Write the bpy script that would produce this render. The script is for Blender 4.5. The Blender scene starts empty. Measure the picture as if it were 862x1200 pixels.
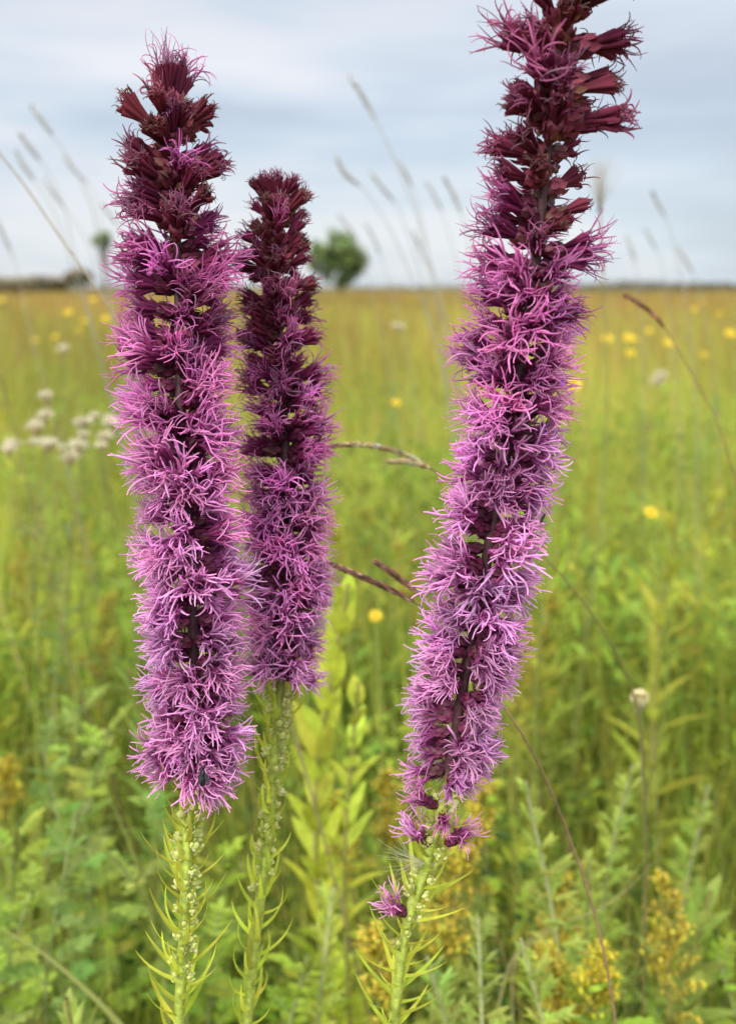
import bpy, math, random
import numpy as np
R = math.radians
sc = bpy.context.scene
COL = sc.collection
rng = np.random.default_rng(11)
random.seed(5)
EYE = 0.85

# ------------------------------------------------------------------ camera
F_PX, CX, CY = 1080.0, 431.0, 600.0
PITCH = math.atan((CY - 337.0) / F_PX)
cam_d = bpy.data.cameras.new('camera')
cam = bpy.data.objects.new('camera', cam_d); COL.objects.link(cam)
cam.location = (0, 0, EYE)
cam.rotation_euler = (math.pi/2 - PITCH, 0, 0)
cam_d.sensor_fit = 'VERTICAL'
cam_d.sensor_height = 6.4
cam_d.sensor_width = 6.4*862/1200
cam_d.lens = 6.4*F_PX/1200
cam_d.clip_start = 0.01
cam_d.clip_end = 5000
cam_d.dof.use_dof = True
cam_d.dof.focus_distance = 0.295
cam_d.dof.aperture_fstop = 1.55
sc.camera = cam
_right = np.array([1.0, 0, 0])
_up = np.array([0, math.sin(PITCH), math.cos(PITCH)])
_fwd = np.array([0, math.cos(PITCH), -math.sin(PITCH)])
_C = np.array([0, 0, EYE])
def at(px, py, z):
    """world point that stands at depth z and shows at photograph pixel px, py"""
    return _C + (px-CX)/F_PX*z*_right - (py-CY)/F_PX*z*_up + z*_fwd

# ------------------------------------------------------------------ mesh helpers
def nrm(v): return v/np.maximum(np.linalg.norm(v, axis=-1, keepdims=True), 1e-12)
def perp(d):
    ref = np.where(np.abs(d[..., 2:3]) < 0.9, np.array([0, 0, 1.0]), np.array([1.0, 0, 0]))
    return nrm(np.cross(d, ref))

class MB:
    def __init__(self): self.v=[]; self.f=[]; self.c=[]; self.m=[]; self.n=0
    def add(self, v, f, c, m=0):
        v = np.asarray(v, float).reshape(-1, 3); f = np.asarray(f, int).reshape(-1, 4)
        c = np.broadcast_to(np.asarray(c, float), (len(v), 3))
        self.v.append(v); self.f.append(f+self.n); self.c.append(c); self.m.append(np.full(len(f), m)); self.n += len(v)
    def arrays(self):
        return np.concatenate(self.v), np.concatenate(self.f), np.concatenate(self.c), np.concatenate(self.m)
    def mesh(self, name, mats, origin=(0, 0, 0), smooth=True):
        v, f, c, m = self.arrays()
        v = v-np.asarray(origin)
        me = bpy.data.meshes.new(name)
        me.vertices.add(len(v)); me.vertices.foreach_set('co', v.astype(np.float32).ravel())
        me.loops.add(len(f)*4); me.loops.foreach_set('vertex_index', f.astype(np.int32).ravel())
        me.polygons.add(len(f)); me.polygons.foreach_set('loop_start', np.arange(0, len(f)*4, 4, dtype=np.int32))
        me.polygons.foreach_set('material_index', m.astype(np.int32))
        if smooth: me.polygons.foreach_set('use_smooth', np.ones(len(f), bool))
        for mt in (mats if isinstance(mats, (list, tuple)) else [mats]): me.materials.append(mt)
        a = me.color_attributes.new('tint', 'FLOAT_COLOR', 'POINT')
        a.data.foreach_set('color', np.concatenate([c, np.ones((len(c), 1))], 1).astype(np.float32).ravel())
        me.update(calc_edges=True); me.validate()
        return me
    def obj(self, name, mats, parent=None, origin=(0, 0, 0), smooth=True):
        o = bpy.data.objects.new(name, self.mesh(name, mats, origin, smooth)); COL.objects.link(o)
        if parent is not None: o.parent = parent
        return o

def tag(o, label, cat, group=None, kind=None):
    if label: o['label'] = label
    if cat: o['category'] = cat
    if group: o['group'] = group
    if kind: o['kind'] = kind
    return o
def thing(name, label, cat, loc=(0, 0, 0), group=None):
    o = bpy.data.objects.new(name, None); COL.objects.link(o)
    o.location = loc; o.empty_display_size = 0.02
    return tag(o, label, cat, group)
def dup(root, loc, rotz, scale, label=None):
    r = root.copy(); COL.objects.link(r); r.location = loc; r.rotation_euler = (0, 0, rotz); r.scale = (scale,)*3
    if label: r['label'] = label
    for ch in list(root.children):
        c = ch.copy(); COL.objects.link(c); c.parent = r
        for g in ch.children:
            d = g.copy(); COL.objects.link(d); d.parent = c
    return r

def tubes(P, Rad, k=4, flat=None):
    """P (N,S,3) centre lines, Rad (N,S) -> verts (N*S*k,3), quads"""
    N, S, _ = P.shape
    T = nrm(np.gradient(P, axis=1))
    a = perp(T); b = np.cross(T, a)
    for s in range(1, S):                         # keep frames from flipping
        pa = a[:, s-1]-T[:, s]*np.sum(a[:, s-1]*T[:, s], -1, keepdims=True)
        a[:, s] = nrm(pa); b[:, s] = np.cross(T[:, s], a[:, s])
    th = np.arange(k)/k*2*np.pi
    fl = 1.0 if flat is None else flat
    V = P[:, :, None]+Rad[:, :, None, None]*(np.cos(th)[None, None, :, None]*a[:, :, None]+fl*np.sin(th)[None, None, :, None]*b[:, :, None])
    base = (np.arange(N)*S*k)[:, None, None]+(np.arange(S-1)*k)[None, :, None]
    j = np.arange(k)[None, None]; j2 = (j+1) % k
    Q = np.stack([base+j, base+j2, base+k+j2, base+k+j], -1)
    return V.reshape(-1, 3), Q.reshape(-1, 4)

def leaves(base, d, L, W, bend=0.6, prof='lance', S=6, fold=0.25, side=None):
    """N leaf blades of three columns; bend is the droop in radians along the leaf"""
    N = len(base); d = nrm(d)
    L = np.broadcast_to(L, (N,)); W = np.broadcast_to(W, (N,)); bend = np.broadcast_to(bend, (N,))
    sd = perp(d) if side is None else nrm(side-d*np.sum(side*d, -1, keepdims=True))
    n = np.cross(sd, d)
    u = np.linspace(0, 1, S)
    ang = bend[:, None]*u[None]
    D = np.cos(ang)[..., None]*d[:, None]-np.sin(ang)[..., None]*n[:, None]
    Nn = np.cos(ang)[..., None]*n[:, None]+np.sin(ang)[..., None]*d[:, None]
    step = L[:, None, None]/(S-1)
    P = base[:, None]+np.concatenate([np.zeros((N, 1, 3)), np.cumsum((D[:, 1:]+D[:, :-1])/2*step, 1)], 1)
    if prof == 'lance': w = np.sin(np.pi*np.clip(0.06+0.94*u, 0, 1)**0.75)
    elif prof == 'oval': w = np.sin(np.pi*np.clip(0.05+0.95*u, 0, 1))**0.6
    else: w = (1-u*0.98)**0.6
    w = np.maximum(w, 0.02)
    ww = (W[:, None]*0.5*w[None])[..., None]
    A = P-sd[:, None]*ww+Nn*ww*fold; B = P; Cc = P+sd[:, None]*ww+Nn*ww*fold
    V = np.stack([A, B, Cc], 2)
    b0 = (np.arange(N)*S*3)[:, None, None]+(np.arange(S-1)*3)[None, :, None]
    j = np.arange(2)[None, None]
    Q = np.stack([b0+j, b0+j+1, b0+3+j+1, b0+3+j], -1)
    return V.reshape(-1, 3), Q.reshape(-1, 4)

def rep(c, n): return np.repeat(np.asarray(c), n, axis=0)
def jit(col, n, amt=0.2, r=rng):
    c = np.asarray(col, float)[None]*(1+amt*r.standard_normal((n, 1)))*(1+amt*0.4*r.standard_normal((n, 3)))
    return np.clip(c, 0.004, 0.9)
def pick(cols, probs, n, amt=0.18, r=rng):
    i = r.choice(len(cols), n, p=np.array(probs)/sum(probs))
    return np.clip(np.array(cols)[i]*(1+amt*r.standard_normal((n, 1)))*(1+amt*0.35*r.standard_normal((n, 3))), 0.004, 0.9)

def lathe(prof, k=10, axis_pts=None):
    """prof list of (r,z) -> verts, quads round z"""
    pr = np.array(prof, float); th = np.arange(k)/k*2*np.pi
    V = np.stack([pr[:, None, 0]*np.cos(th), pr[:, None, 0]*np.sin(th), np.repeat(pr[:, 1:2], k, 1)], -1)
    S = len(pr); base = (np.arange(S-1)*k)[:, None]; j = np.arange(k)[None]; j2 = (j+1) % k
    return V.reshape(-1, 3), np.stack([base+j, base+j2, base+k+j2, base+k+j], -1).reshape(-1, 4)
def blob(c, r3, k=8, S=6):
    a = np.linspace(0.02, np.pi-0.02, S)
    v, q = lathe([(math.sin(t), math.cos(t)) for t in a], k)
    return v*np.asarray(r3)+np.asarray(c), q

def spline(pts, n):
    P = np.asarray(pts, float)
    d = np.concatenate([[0], np.cumsum(np.linalg.norm(np.diff(P[:, :3], axis=0), axis=1))])
    t = np.linspace(0, d[-1], n); out = np.empty((n, P.shape[1]))
    M = np.gradient(P, d, axis=0)
    i = np.clip(np.searchsorted(d, t, side='right')-1, 0, len(d)-2)
    h = (d[i+1]-d[i]); u = ((t-d[i])/h)[:, None]; h = h[:, None]
    out = (2*u**3-3*u**2+1)*P[i]+(u**3-2*u**2+u)*h*M[i]+(-2*u**3+3*u**2)*P[i+1]+(u**3-u**2)*h*M[i+1]
    return out

# ------------------------------------------------------------------ materials
def mat(name, src='tint', trans=0.3, rough=0.55, spec=0.3, noise=0.0, nscale=200, col=None, tint_t=(1, 1, 1)):
    m = bpy.data.materials.new(name); m.use_nodes = True
    nt = m.node_tree; nt.nodes.clear(); N = nt.nodes.new; Lk = nt.links.new
    out = N('ShaderNodeOutputMaterial')
    a = N('ShaderNodeAttribute'); a.attribute_name = 'tint'
    c = a.outputs['Color']
    if src == 'object':                           # the head's own colour, times the strand's root to tip tone
        oi = N('ShaderNodeObjectInfo')
        mx = N('ShaderNodeMix'); mx.data_type = 'RGBA'; mx.blend_type = 'MULTIPLY'; mx.inputs[0].default_value = 1
        Lk(oi.outputs['Color'], mx.inputs[6]); Lk(c, mx.inputs[7]); c = mx.outputs[2]
    if noise:
        tc = N('ShaderNodeTexCoord'); nz = N('ShaderNodeTexNoise'); nz.inputs['Scale'].default_value = nscale
        nz.inputs['Detail'].default_value = 3
        Lk(tc.outputs['Object'], nz.inputs['Vector'])
        mr = N('ShaderNodeMapRange'); mr.inputs['From Min'].default_value = 0.3; mr.inputs['From Max'].default_value = 0.7
        mr.inputs['To Min'].default_value = 1-noise; mr.inputs['To Max'].default_value = 1+noise
        Lk(nz.outputs['Fac'], mr.inputs['Value'])
        vm = N('ShaderNodeVectorMath'); vm.operation = 'SCALE'
        Lk(c, vm.inputs[0]); Lk(mr.outputs['Result'], vm.inputs['Scale']); c = vm.outputs['Vector']
    p = N('ShaderNodeBsdfPrincipled'); p.inputs['Roughness'].default_value = rough
    p.inputs['Specular IOR Level'].default_value = spec
    Lk(c, p.inputs['Base Color'])
    if trans:
        t = N('ShaderNodeBsdfTranslucent'); Lk(c, t.inputs['Color'])
        ms = N('ShaderNodeMixShader'); ms.inputs[0].default_value = trans
        Lk(p.outputs[0], ms.inputs[1]); Lk(t.outputs[0], ms.inputs[2]); Lk(ms.outputs[0], out.inputs['Surface'])
    else: Lk(p.outputs[0], out.inputs['Surface'])
    return m
M_LEAF = mat('leaf_green', trans=0.47, noise=0.22, nscale=120, spec=0.12, rough=0.65)
M_GRASS = mat('grass_blade', trans=0.47, spec=0.15, rough=0.6)
M_STEM = mat('plant_stem', trans=0.0, noise=0.3, nscale=500)
M_BUD = mat('green_bud', trans=0.0, rough=0.6, spec=0.2, noise=0.15, nscale=600)
M_DRY = mat('dry_seed', trans=0.15, noise=0.25, nscale=600, rough=0.7)
M_PETAL = mat('flower_petal', trans=0.35, noise=0.12, nscale=300)
M_FLORET = mat('floret_threads', 'object', trans=0.42, rough=0.6, spec=0.08)
M_INVOL = mat('involucre_bracts', 'object', trans=0.1, rough=0.5, noise=0.3, nscale=700)
M_FLORET_T = mat('floret_threads_far_side', trans=0.42, rough=0.6, spec=0.08)
M_INVOL_T = mat('involucre_bracts_far_side', trans=0.1, rough=0.5, noise=0.3, nscale=700)
M_BUG = mat('insect_shell', trans=0.0, rough=0.4, spec=0.3)
M_BARK = mat('bark', trans=0.0, noise=0.4, nscale=6)
M_CROWN = mat('tree_leaves', trans=0.3)

# ------------------------------------------------------------------ world and light
w = bpy.data.worlds.new('World'); sc.world = w; w.use_nodes = True
nt = w.node_tree; nt.nodes.clear(); N = nt.nodes.new; Lk = nt.links.new
SUN_EL, SUN_AZ = R(38), R(216)                   # azimuth clockwise from +Y: behind the camera, to the left
sky = N('ShaderNodeTexSky'); sky.sky_type = 'NISHITA'; sky.sun_disc = False
sky.sun_elevation = SUN_EL; sky.sun_rotation = SUN_AZ
bg1 = N('ShaderNodeBackground'); bg1.inputs['Strength'].default_value = 0.11; Lk(sky.outputs[0], bg1.inputs['Color'])
tc = N('ShaderNodeTexCoord')
sep = N('ShaderNodeSeparateXYZ'); Lk(tc.outputs['Generated'], sep.inputs[0])
mp = N('ShaderNodeMapping'); mp.inputs['Scale'].default_value = (2.0, 1.2, 10.0); mp.inputs['Rotation'].default_value = (0, R(-5), 0)
mp.inputs['Location'].default_value = (0.35, 0.0, 0.15)
Lk(tc.outputs['Generated'], mp.inputs[0])
nz = N('ShaderNodeTexNoise'); nz.inputs['Scale'].default_value = 1.3; nz.inputs['Detail'].default_value = 4; nz.inputs['Roughness'].default_value = 0.45
Lk(mp.outputs[0], nz.inputs['Vector'])
cr = N('ShaderNodeValToRGB')
cr.color_ramp.elements[0].position = 0.38; cr.color_ramp.elements[0].color = (0.45, 0.51, 0.60, 1)
cr.color_ramp.elements[1].position = 0.62; cr.color_ramp.elements[1].color = (0.80, 0.80, 0.83, 1)
e = cr.color_ramp.elements.new(0.50); e.color = (0.585, 0.665, 0.755, 1)
# clouds: banks by elevation, warped by the noise
wob = N('ShaderNodeMath'); wob.operation = 'MULTIPLY_ADD'; wob.inputs[1].default_value = 0.16; 
sub = N('ShaderNodeMath'); sub.operation = 'SUBTRACT'; sub.inputs[1].default_value = 0.5; Lk(nz.outputs['Fac'], sub.inputs[0])
Lk(sub.outputs[0], wob.inputs[0]); Lk(sep.outputs['Z'], wob.inputs[2])
bank = N('ShaderNodeValToRGB'); Lk(wob.outputs[0], bank.inputs[0])
el = bank.color_ramp.elements
el[0].position = 0.0; el[0].color = (0.54, 0.61, 0.68, 1)
el[1].position = 1.0; el[1].color = (0.70, 0.72, 0.76, 1)
for pz, c in ((0.05, (0.55, 0.63, 0.70)), (0.10, (0.55, 0.61, 0.68)), (0.145, (0.47, 0.55, 0.66)), (0.185, (0.60, 0.65, 0.73)),
              (0.225, (0.75, 0.76, 0.80)), (0.265, (0.60, 0.64, 0.71)), (0.31, (0.40, 0.48, 0.62)), (0.42, (0.62, 0.66, 0.73))):
    e = el.new(pz); e.color = (*c, 1)
mixc = N('ShaderNodeMix'); mixc.data_type = 'RGBA'; mixc.inputs[0].default_value = 0.62
Lk(cr.inputs[0] and nz.outputs['Fac'], cr.inputs[0]); Lk(bank.outputs[0], mixc.inputs[6]); Lk(cr.outputs[0], mixc.inputs[7])
# an overcast sky grows brighter towards the zenith
zr = N('ShaderNodeMapRange'); zr.inputs['From Min'].default_value = 0.30; zr.inputs['From Max'].default_value = 0.95
zr.inputs['To Min'].default_value = 0.0; zr.inputs['To Max'].default_value = 1.0
Lk(sep.outputs['Z'], zr.inputs['Value'])
zen = N('ShaderNodeMix'); zen.data_type = 'RGBA'; zen.inputs[7].default_value = (2.95, 2.88, 2.72, 1)
Lk(zr.outputs['Result'], zen.inputs[0]); Lk(mixc.outputs[2], zen.inputs[6])
bg2 = N('ShaderNodeBackground'); Lk(zen.outputs[2], bg2.inputs['Color']); bg2.inputs['Strength'].default_value = 0.685
mxs = N('ShaderNodeMixShader'); mxs.inputs[0].default_value = 0.9
Lk(bg1.outputs[0], mxs.inputs[1]); Lk(bg2.outputs[0], mxs.inputs[2])
wo = N('ShaderNodeOutputWorld'); Lk(mxs.outputs[0], wo.inputs['Surface'])

sd = bpy.data.lights.new('sun', 'SUN'); sd.energy = 1.5; sd.angle = R(10); sd.color = (1, 0.95, 0.87)
so = bpy.data.objects.new('sun', sd); COL.objects.link(so); so.location = (-3, -3, 6)
from mathutils import Vector, Matrix, Quaternion
sdir = Vector((math.sin(SUN_AZ)*math.cos(SUN_EL), math.cos(SUN_AZ)*math.cos(SUN_EL), math.sin(SUN_EL)))
so.rotation_euler = sdir.to_track_quat('Z', 'Y').to_euler()

# ------------------------------------------------------------------ the setting: ground
gm = bpy.data.materials.new('meadow_soil'); gm.use_nodes = True
nt = gm.node_tree; p = nt.nodes['Principled BSDF']; p.inputs['Roughness'].default_value = 0.95
tc = nt.nodes.new('ShaderNodeTexCoord'); nz = nt.nodes.new('ShaderNodeTexNoise'); nz.inputs['Scale'].default_value = 3.0; nz.inputs['Detail'].default_value = 8
cr = nt.nodes.new('ShaderNodeValToRGB')
cr.color_ramp.elements[0].position = 0.35; cr.color_ramp.elements[0].color = (0.05, 0.055, 0.018, 1)
cr.color_ramp.elements[1].position = 0.7; cr.color_ramp.elements[1].color = (0.15, 0.13, 0.04, 1)
nt.links.new(tc.outputs['Object'], nz.inputs['Vector']); nt.links.new(nz.outputs['Fac'], cr.inputs[0]); nt.links.new(cr.outputs[0], p.inputs['Base Color'])
ys = np.concatenate([np.linspace(-6, 20, 53), np.geomspace(21, 3000, 40)])
xs = np.concatenate([-np.geomspace(2500, 8, 24), np.linspace(-7, 7, 29), np.geomspace(8, 2500, 24)])
X, Y = np.meshgrid(xs, ys)
Z = 0.02*np.sin(X*1.7+0.4)*np.cos(Y*1.3)*np.exp(-np.abs(Y)/40)
V = np.stack([X, Y, Z], -1).reshape(-1, 3); nx = len(xs)
i = (np.arange(len(ys)-1)*nx)[:, None]+np.arange(nx-1)[None]
mb = MB(); mb.add(V, np.stack([i, i+1, i+nx+1, i+nx], -1), (0.1, 0.1, 0.04))
tag(mb.obj('ground', gm), 'meadow ground of dark soil and litter beneath the grasses', 'ground', kind='structure')

# ------------------------------------------------------------------ grass of the meadow (nobody could count it)
G_YEL = (0.47, 0.48, 0.075); G_FRESH = (0.33, 0.43, 0.075); G_OLIVE = (0.40, 0.38, 0.085); G_DEEP = (0.10, 0.18, 0.03)
G_BROWN = (0.38, 0.25, 0.08); G_STRAW = (0.56, 0.48, 0.20); G_GOLD = (0.50, 0.38, 0.04); G_RUST = (0.31, 0.17, 0.07)
grass = MB()
def field(n, y0, y1, h0, h1, wd, cols, probs, lean=0.35, S=5, pw=1.0, spread=0.62, pad=0.5, bend=(0.3, 1.3), into=None):
    u = rng.random(n); y = (y0**(1/pw)+(y1**(1/pw)-y0**(1/pw))*u)**pw
    x = (rng.random(n)*2-1)*(spread*y+pad)
    cl = np.sin(x*3.1/np.maximum(y, 1)**0.6+1.3)*np.cos(y*2.3/np.maximum(y, 1)**0.6)     # patchy heights
    h = (h0+(h1-h0)*rng.random(n)**1.3)*(1+0.12*cl)
    a = rng.random(n)*2*np.pi; t = np.abs(rng.standard_normal(n))*lean
    d = np.stack([np.sin(t)*np.cos(a)-0.10, np.sin(t)*np.sin(a), np.cos(t)], -1)
    b = np.stack([x, y, np.zeros(n)], -1)
    side = np.stack([np.cos(a+1.57)+0.4, np.sin(a+1.57)*0.5, np.zeros(n)], -1)
    v, q = leaves(b, d, h, wd*(0.6+0.8*rng.random(n)), rng.uniform(*bend, n)*np.where(rng.random(n) < .5, 1, -1), 'grass', S, 0.3, side)
    c = pick(cols, probs, n)
    k_ = 2.2/np.maximum(y, 0.7)**0.75                       # patches of other species: some browner, some fresher
    pa = np.sin(x*k_*2.1+1.0+np.sin(y*k_*1.3))*np.cos(y*k_*1.7+0.6)+0.5*np.sin(x*k_*5.3+y*k_*3.1)
    far = np.clip((y-6)/14, 0, 1)
    wb_ = np.clip(0.50*pa-0.15+0.25*far, 0, 0.5)[:, None]*far[:, None]
    c = c*(1-wb_)+wb_*np.array([0.40, 0.235, 0.075])
    c = c*(1+0.20*np.clip(pa, -1, 1))[:, None]
    (into or grass).add(v, q, rep(c, S*3))
field(8000, 0.50, 0.95, 0.20, 0.48, 0.0028, [G_FRESH, G_DEEP, G_YEL, G_STRAW], [5, 3.5, 5, 1], pw=1.3, lean=0.5)
field(1500, 0.46, 0.9, 0.36, 0.56, 0.0016, [G_YEL, G_STRAW, G_FRESH], [4, 2, 2], pw=1.2, lean=0.35)
field(14000, 0.9, 2.2, 0.30, 0.62, 0.004, [G_FRESH, G_YEL, G_OLIVE, G_DEEP, G_STRAW], [5, 6, 3, 2, 1], pw=1.5, lean=0.55, bend=(0.4, 1.7))
field(1400, 0.75, 2.0, 0.55, 0.74, 0.003, [G_YEL, G_FRESH, G_STRAW], [5, 5, 1], pw=1.2, lean=0.16, bend=(0.1, 0.7))
field(26000, 2.0, 6.5, 0.35, 0.68, 0.006, [G_YEL, G_OLIVE, G_FRESH, G_STRAW, G_BROWN], [6, 6, 3, 1, 0.8], pw=1.6, S=4, lean=0.55, bend=(0.4, 1.6))
field(30000, 5.5, 22, 0.4, 0.74, 0.012, [G_OLIVE, G_BROWN, G_YEL, G_GOLD, G_RUST, G_STRAW], [6, 2.4, 5, 0.8, 1.4, 1], pw=1.8, S=4)
field(26000, 20, 160, 0.4, 0.78, 0.05, [G_OLIVE, G_BROWN, G_RUST, G_GOLD, G_STRAW], [4, 4, 3, 1.4, 1], pw=2.2, S=3)
# thin seed stalks of the far grass standing up to eye level
field(2600, 2.5, 20, 0.66, 0.86, 0.0028, [G_BROWN, G_RUST, G_STRAW, G_OLIVE], [4, 3, 2, 3], pw=1.6, lean=0.14, bend=(0.1, 0.6), S=5)
field(1500, 5, 26, 0.78, 0.98, 0.006, [G_BROWN, G_RUST, G_STRAW, G_OLIVE], [4, 4, 2, 2], pw=1.5, lean=0.16, bend=(0.1, 0.6), S=5)
tag(grass.obj('meadow_grass', M_GRASS), 'yellow green prairie grass with brown seed stalks filling the meadow to the horizon', 'grass', kind='stuff')

# low broad-leaved undergrowth between the stems
ug = MB()
n = 30000
y = 0.46+(1.9-0.46)*rng.random(n)**1.4; x = (rng.random(n)*2-1)*(0.6*y+0.3)
top = 0.30+0.10*np.sin(x*9+1)*np.cos(y*8)+0.06*np.sin(x*23+y*17)
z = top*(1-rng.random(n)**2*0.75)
a = rng.random(n)*2*np.pi
d = np.stack([np.cos(a), np.sin(a), 0.2+0.9*rng.random(n)], -1)
v, q = leaves(np.stack([x, y, z], -1), d, 0.008+0.020*rng.random(n)**1.5, 0.003+0.007*rng.random(n), 0.7, 'oval', 5, 0.3)
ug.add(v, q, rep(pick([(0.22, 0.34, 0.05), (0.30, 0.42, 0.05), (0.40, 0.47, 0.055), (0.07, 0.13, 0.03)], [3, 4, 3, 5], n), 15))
n = 26000                                          # taller herbs further out, up among the grass
y = 1.0+2.6*rng.random(n)**1.3; x = (rng.random(n)*2-1)*(0.6*y+0.3)
top = 0.44+0.10*np.sin(x*5+1)*np.cos(y*4)+0.07*np.sin(x*13+y*9)
z = top*(1-rng.random(n)**2*0.6); a = rng.random(n)*2*np.pi
d = np.stack([np.cos(a), np.sin(a), 0.3+1.4*rng.random(n)], -1)
v, q = leaves(np.stack([x, y, z], -1), d, 0.018+0.035*rng.random(n), 0.004+0.008*rng.random(n), 0.8, 'lance', 5, 0.3)
cl_ = 0.5+0.5*np.sin(x*6.1+2*np.sin(y*3.3))
cc_ = pick([(0.30, 0.42, 0.06), (0.42, 0.47, 0.06), (0.22, 0.34, 0.06), (0.12, 0.20, 0.04)], [4, 3, 3, 1], n)*(0.75+0.4*cl_)[:, None]
ug.add(v, q, rep(cc_, 15))
tag(ug.obj('undergrowth', M_LEAF), 'low tangle of small green leaves under the prairie plants', 'undergrowth', kind='stuff')

# ------------------------------------------------------------------ blazing stars
def strands(p0, d, L, r0, r1, curl, S, k=4, wob=0.0, r=rng, flat=None):
    """curling threads; curl in radians over the length"""
    n = len(p0); d = nrm(d)
    a = perp(d); b = np.cross(d, a); ph = r.random(n)*2*np.pi
    nn = np.cos(ph)[:, None]*a+np.sin(ph)[:, None]*b
    bb = np.cross(d, nn)
    u = np.linspace(0, 1, S)[None]
    ang = curl[:, None]*u**1.4
    wb = wob*np.sin(u*5+ph[:, None]*3)*u
    D = nrm(np.cos(ang)[..., None]*d[:, None]+np.sin(ang)[..., None]*nn[:, None]+wb[..., None]*bb[:, None])
    P = p0[:, None]+np.concatenate([np.zeros((n, 1, 3)), np.cumsum((D[:, 1:]+D[:, :-1])/2*(L[:, None, None]/(S-1)), 1)], 1)
    Rr = r0+(r1-r0)*np.repeat(u, n, 0)
    if flat: Rr = Rr*(0.75+0.45*np.sin(np.pi*u))*(0.75+0.5*r.random((n, 1)))
    v, q = tubes(P, Rr, k, flat)
    return v, q, P, D

def cone_dirs(n, spread, r):
    th = np.sqrt(r.random(n))*spread; ph = r.random(n)*2*np.pi
    return np.stack([np.sin(th)*np.cos(ph), np.sin(th)*np.sin(ph), np.cos(th)], -1)

mm = 0.001
S_KEYS = [0, 0.2, 0.4, 0.65, 1.0]
C_FLO = np.array([(0.37, 0.090, 0.125), (0.43, 0.080, 0.20), (0.50, 0.085, 0.31), (0.65, 0.145, 0.45), (0.73, 0.22, 0.58)])
C_STY = np.array([(0.34, 0.13, 0.15), (0.52, 0.16, 0.34), (0.82, 0.28, 0.65), (0.95, 0.43, 0.80), (0.97, 0.53, 0.89)])
C_INV = np.array([(0.20, 0.05, 0.065), (0.20, 0.04, 0.08), (0.11, 0.018, 0.05), (0.12, 0.02, 0.06), (0.15, 0.03, 0.075)])
def col_at(C, s): return np.array([np.interp(s, S_KEYS, C[:, j]) for j in range(3)])
def head_arrays(s, seed, tuft=False):
    """one flower head along +z: s = 0 withered ... 1 fresh. Returns involucre MB and florets MB"""
    r = np.random.default_rng(seed)
    iv = MB(); fl = MB()
    # involucre: cup with overlapping pointed bracts
    Li = (4.6+1.4*s+1.0*r.random())*mm
    v, q = lathe([(0.5*mm, 0), (1.3*mm, 0.8*mm), (1.75*mm, 2.5*mm), (1.9*mm, 4.5*mm), (2.0*mm, Li), (0.4*mm, Li+0.6*mm)], 9)
    iv.add(v, q, (0.8, 0.8, 0.8))
    nb = 16; ph = np.arange(nb)*2.4; zz = (0.5+np.arange(nb)/nb*4.2)*mm
    rad = np.interp(zz, [0, 2.5*mm, 6*mm], [1.0*mm, 1.8*mm, 2.0*mm])
    out = np.stack([np.cos(ph), np.sin(ph), np.zeros(nb)], -1)
    v, q = leaves(out*rad[:, None]+np.array([0, 0, 1])*zz[:, None], out*0.28+np.array([0, 0, 1.0]), 3.2*mm, 1.9*mm, -0.3, 'lance', 4, -0.3, np.cross(out, [0, 0, 1.0]))
    cb = np.where(r.random((nb, 1)) < 0.3, np.array([[1.0, 1.9, 0.9]]), np.array([[1.25, 1.1, 1.15]]))*(0.75+0.5*r.random((nb, 1)))
    iv.add(v, q, rep(cb, 12))
    # florets
    nf = int(17-2*s); spread = 0.22+0.54*s**1.2
    d = cone_dirs(nf, spread, r)
    p0 = np.concatenate([d[:, :2]*1.6*mm, np.full((nf, 1), Li-0.8*mm)], 1)
    Lt = (7.6-4.0*s+1.5*r.random(nf))*mm
    rt = 0.60-0.14*s
    v, q, P, D = strands(p0, d, Lt, rt*0.8*mm, rt*1.15*mm, 0.25*r.standard_normal(nf), 4, 5, 0.0, r)
    tone = 0.62+0.25*r.random(nf)
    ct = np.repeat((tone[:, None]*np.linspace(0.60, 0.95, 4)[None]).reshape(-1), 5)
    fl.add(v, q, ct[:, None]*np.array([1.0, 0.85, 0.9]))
    tip, td = P[:, -1], D[:, -1]
    # five narrow corolla lobes
    nl = 4
    tp = np.repeat(tip, nl, 0); tD = np.repeat(td, nl, 0)
    rd = nrm(r.standard_normal((nf*nl, 3)))
    dl = nrm(tD+rd*(0.45+0.45*s))
    Ll = (0.7+1.9*s+(0.6+0.6*s)*r.random(nf*nl))*mm
    v, q, _, _ = strands(tp-tD*0.3*mm, dl, Ll, 0.36*mm, 0.07*mm, (1.5-0.5*s)*r.standard_normal(nf*nl), 5, 4, 0.2, r, 0.35)
    tl = (0.72+0.35*r.random(nf*nl))
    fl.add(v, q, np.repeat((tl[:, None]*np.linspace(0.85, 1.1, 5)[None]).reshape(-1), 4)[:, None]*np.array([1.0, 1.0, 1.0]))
    # two long style branches each
    ns = 2
    tp = np.repeat(tip, ns, 0); tD = np.repeat(td, ns, 0); m_ = nf*ns
    dl = nrm(tD+nrm(r.standard_normal((m_, 3)))*(0.40+0.15*s))
    Ls = (np.interp(s, [0, .15, .3, .5, 1], [1.8, 3.5, 6.5, 6.5, 5.4])+3.6*r.random(m_)*min(1, 0.3+1.5*s))*mm*np.where(r.random(m_) < np.interp(s, [0, .15, .35, .6], [0.1, 0.45, 0.3, 0.0]), 0.3, 1)
    if tuft: Ls = (6+6*r.random(m_))*mm
    cl = (1.9-1.0*min(1, s*1.3))*r.standard_normal(m_)*1.1
    v, q, _, _ = strands(tp, dl, Ls, (0.22+0.10*s)*mm, (0.09+0.08*s)*mm, cl, 9, 4, 0.35, r, 0.7)
    wt = (0.88+0.32*r.random(m_))
    ss = 0.6 if tuft else s
    ratio = col_at(C_STY, ss)/col_at(C_FLO, s)
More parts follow.
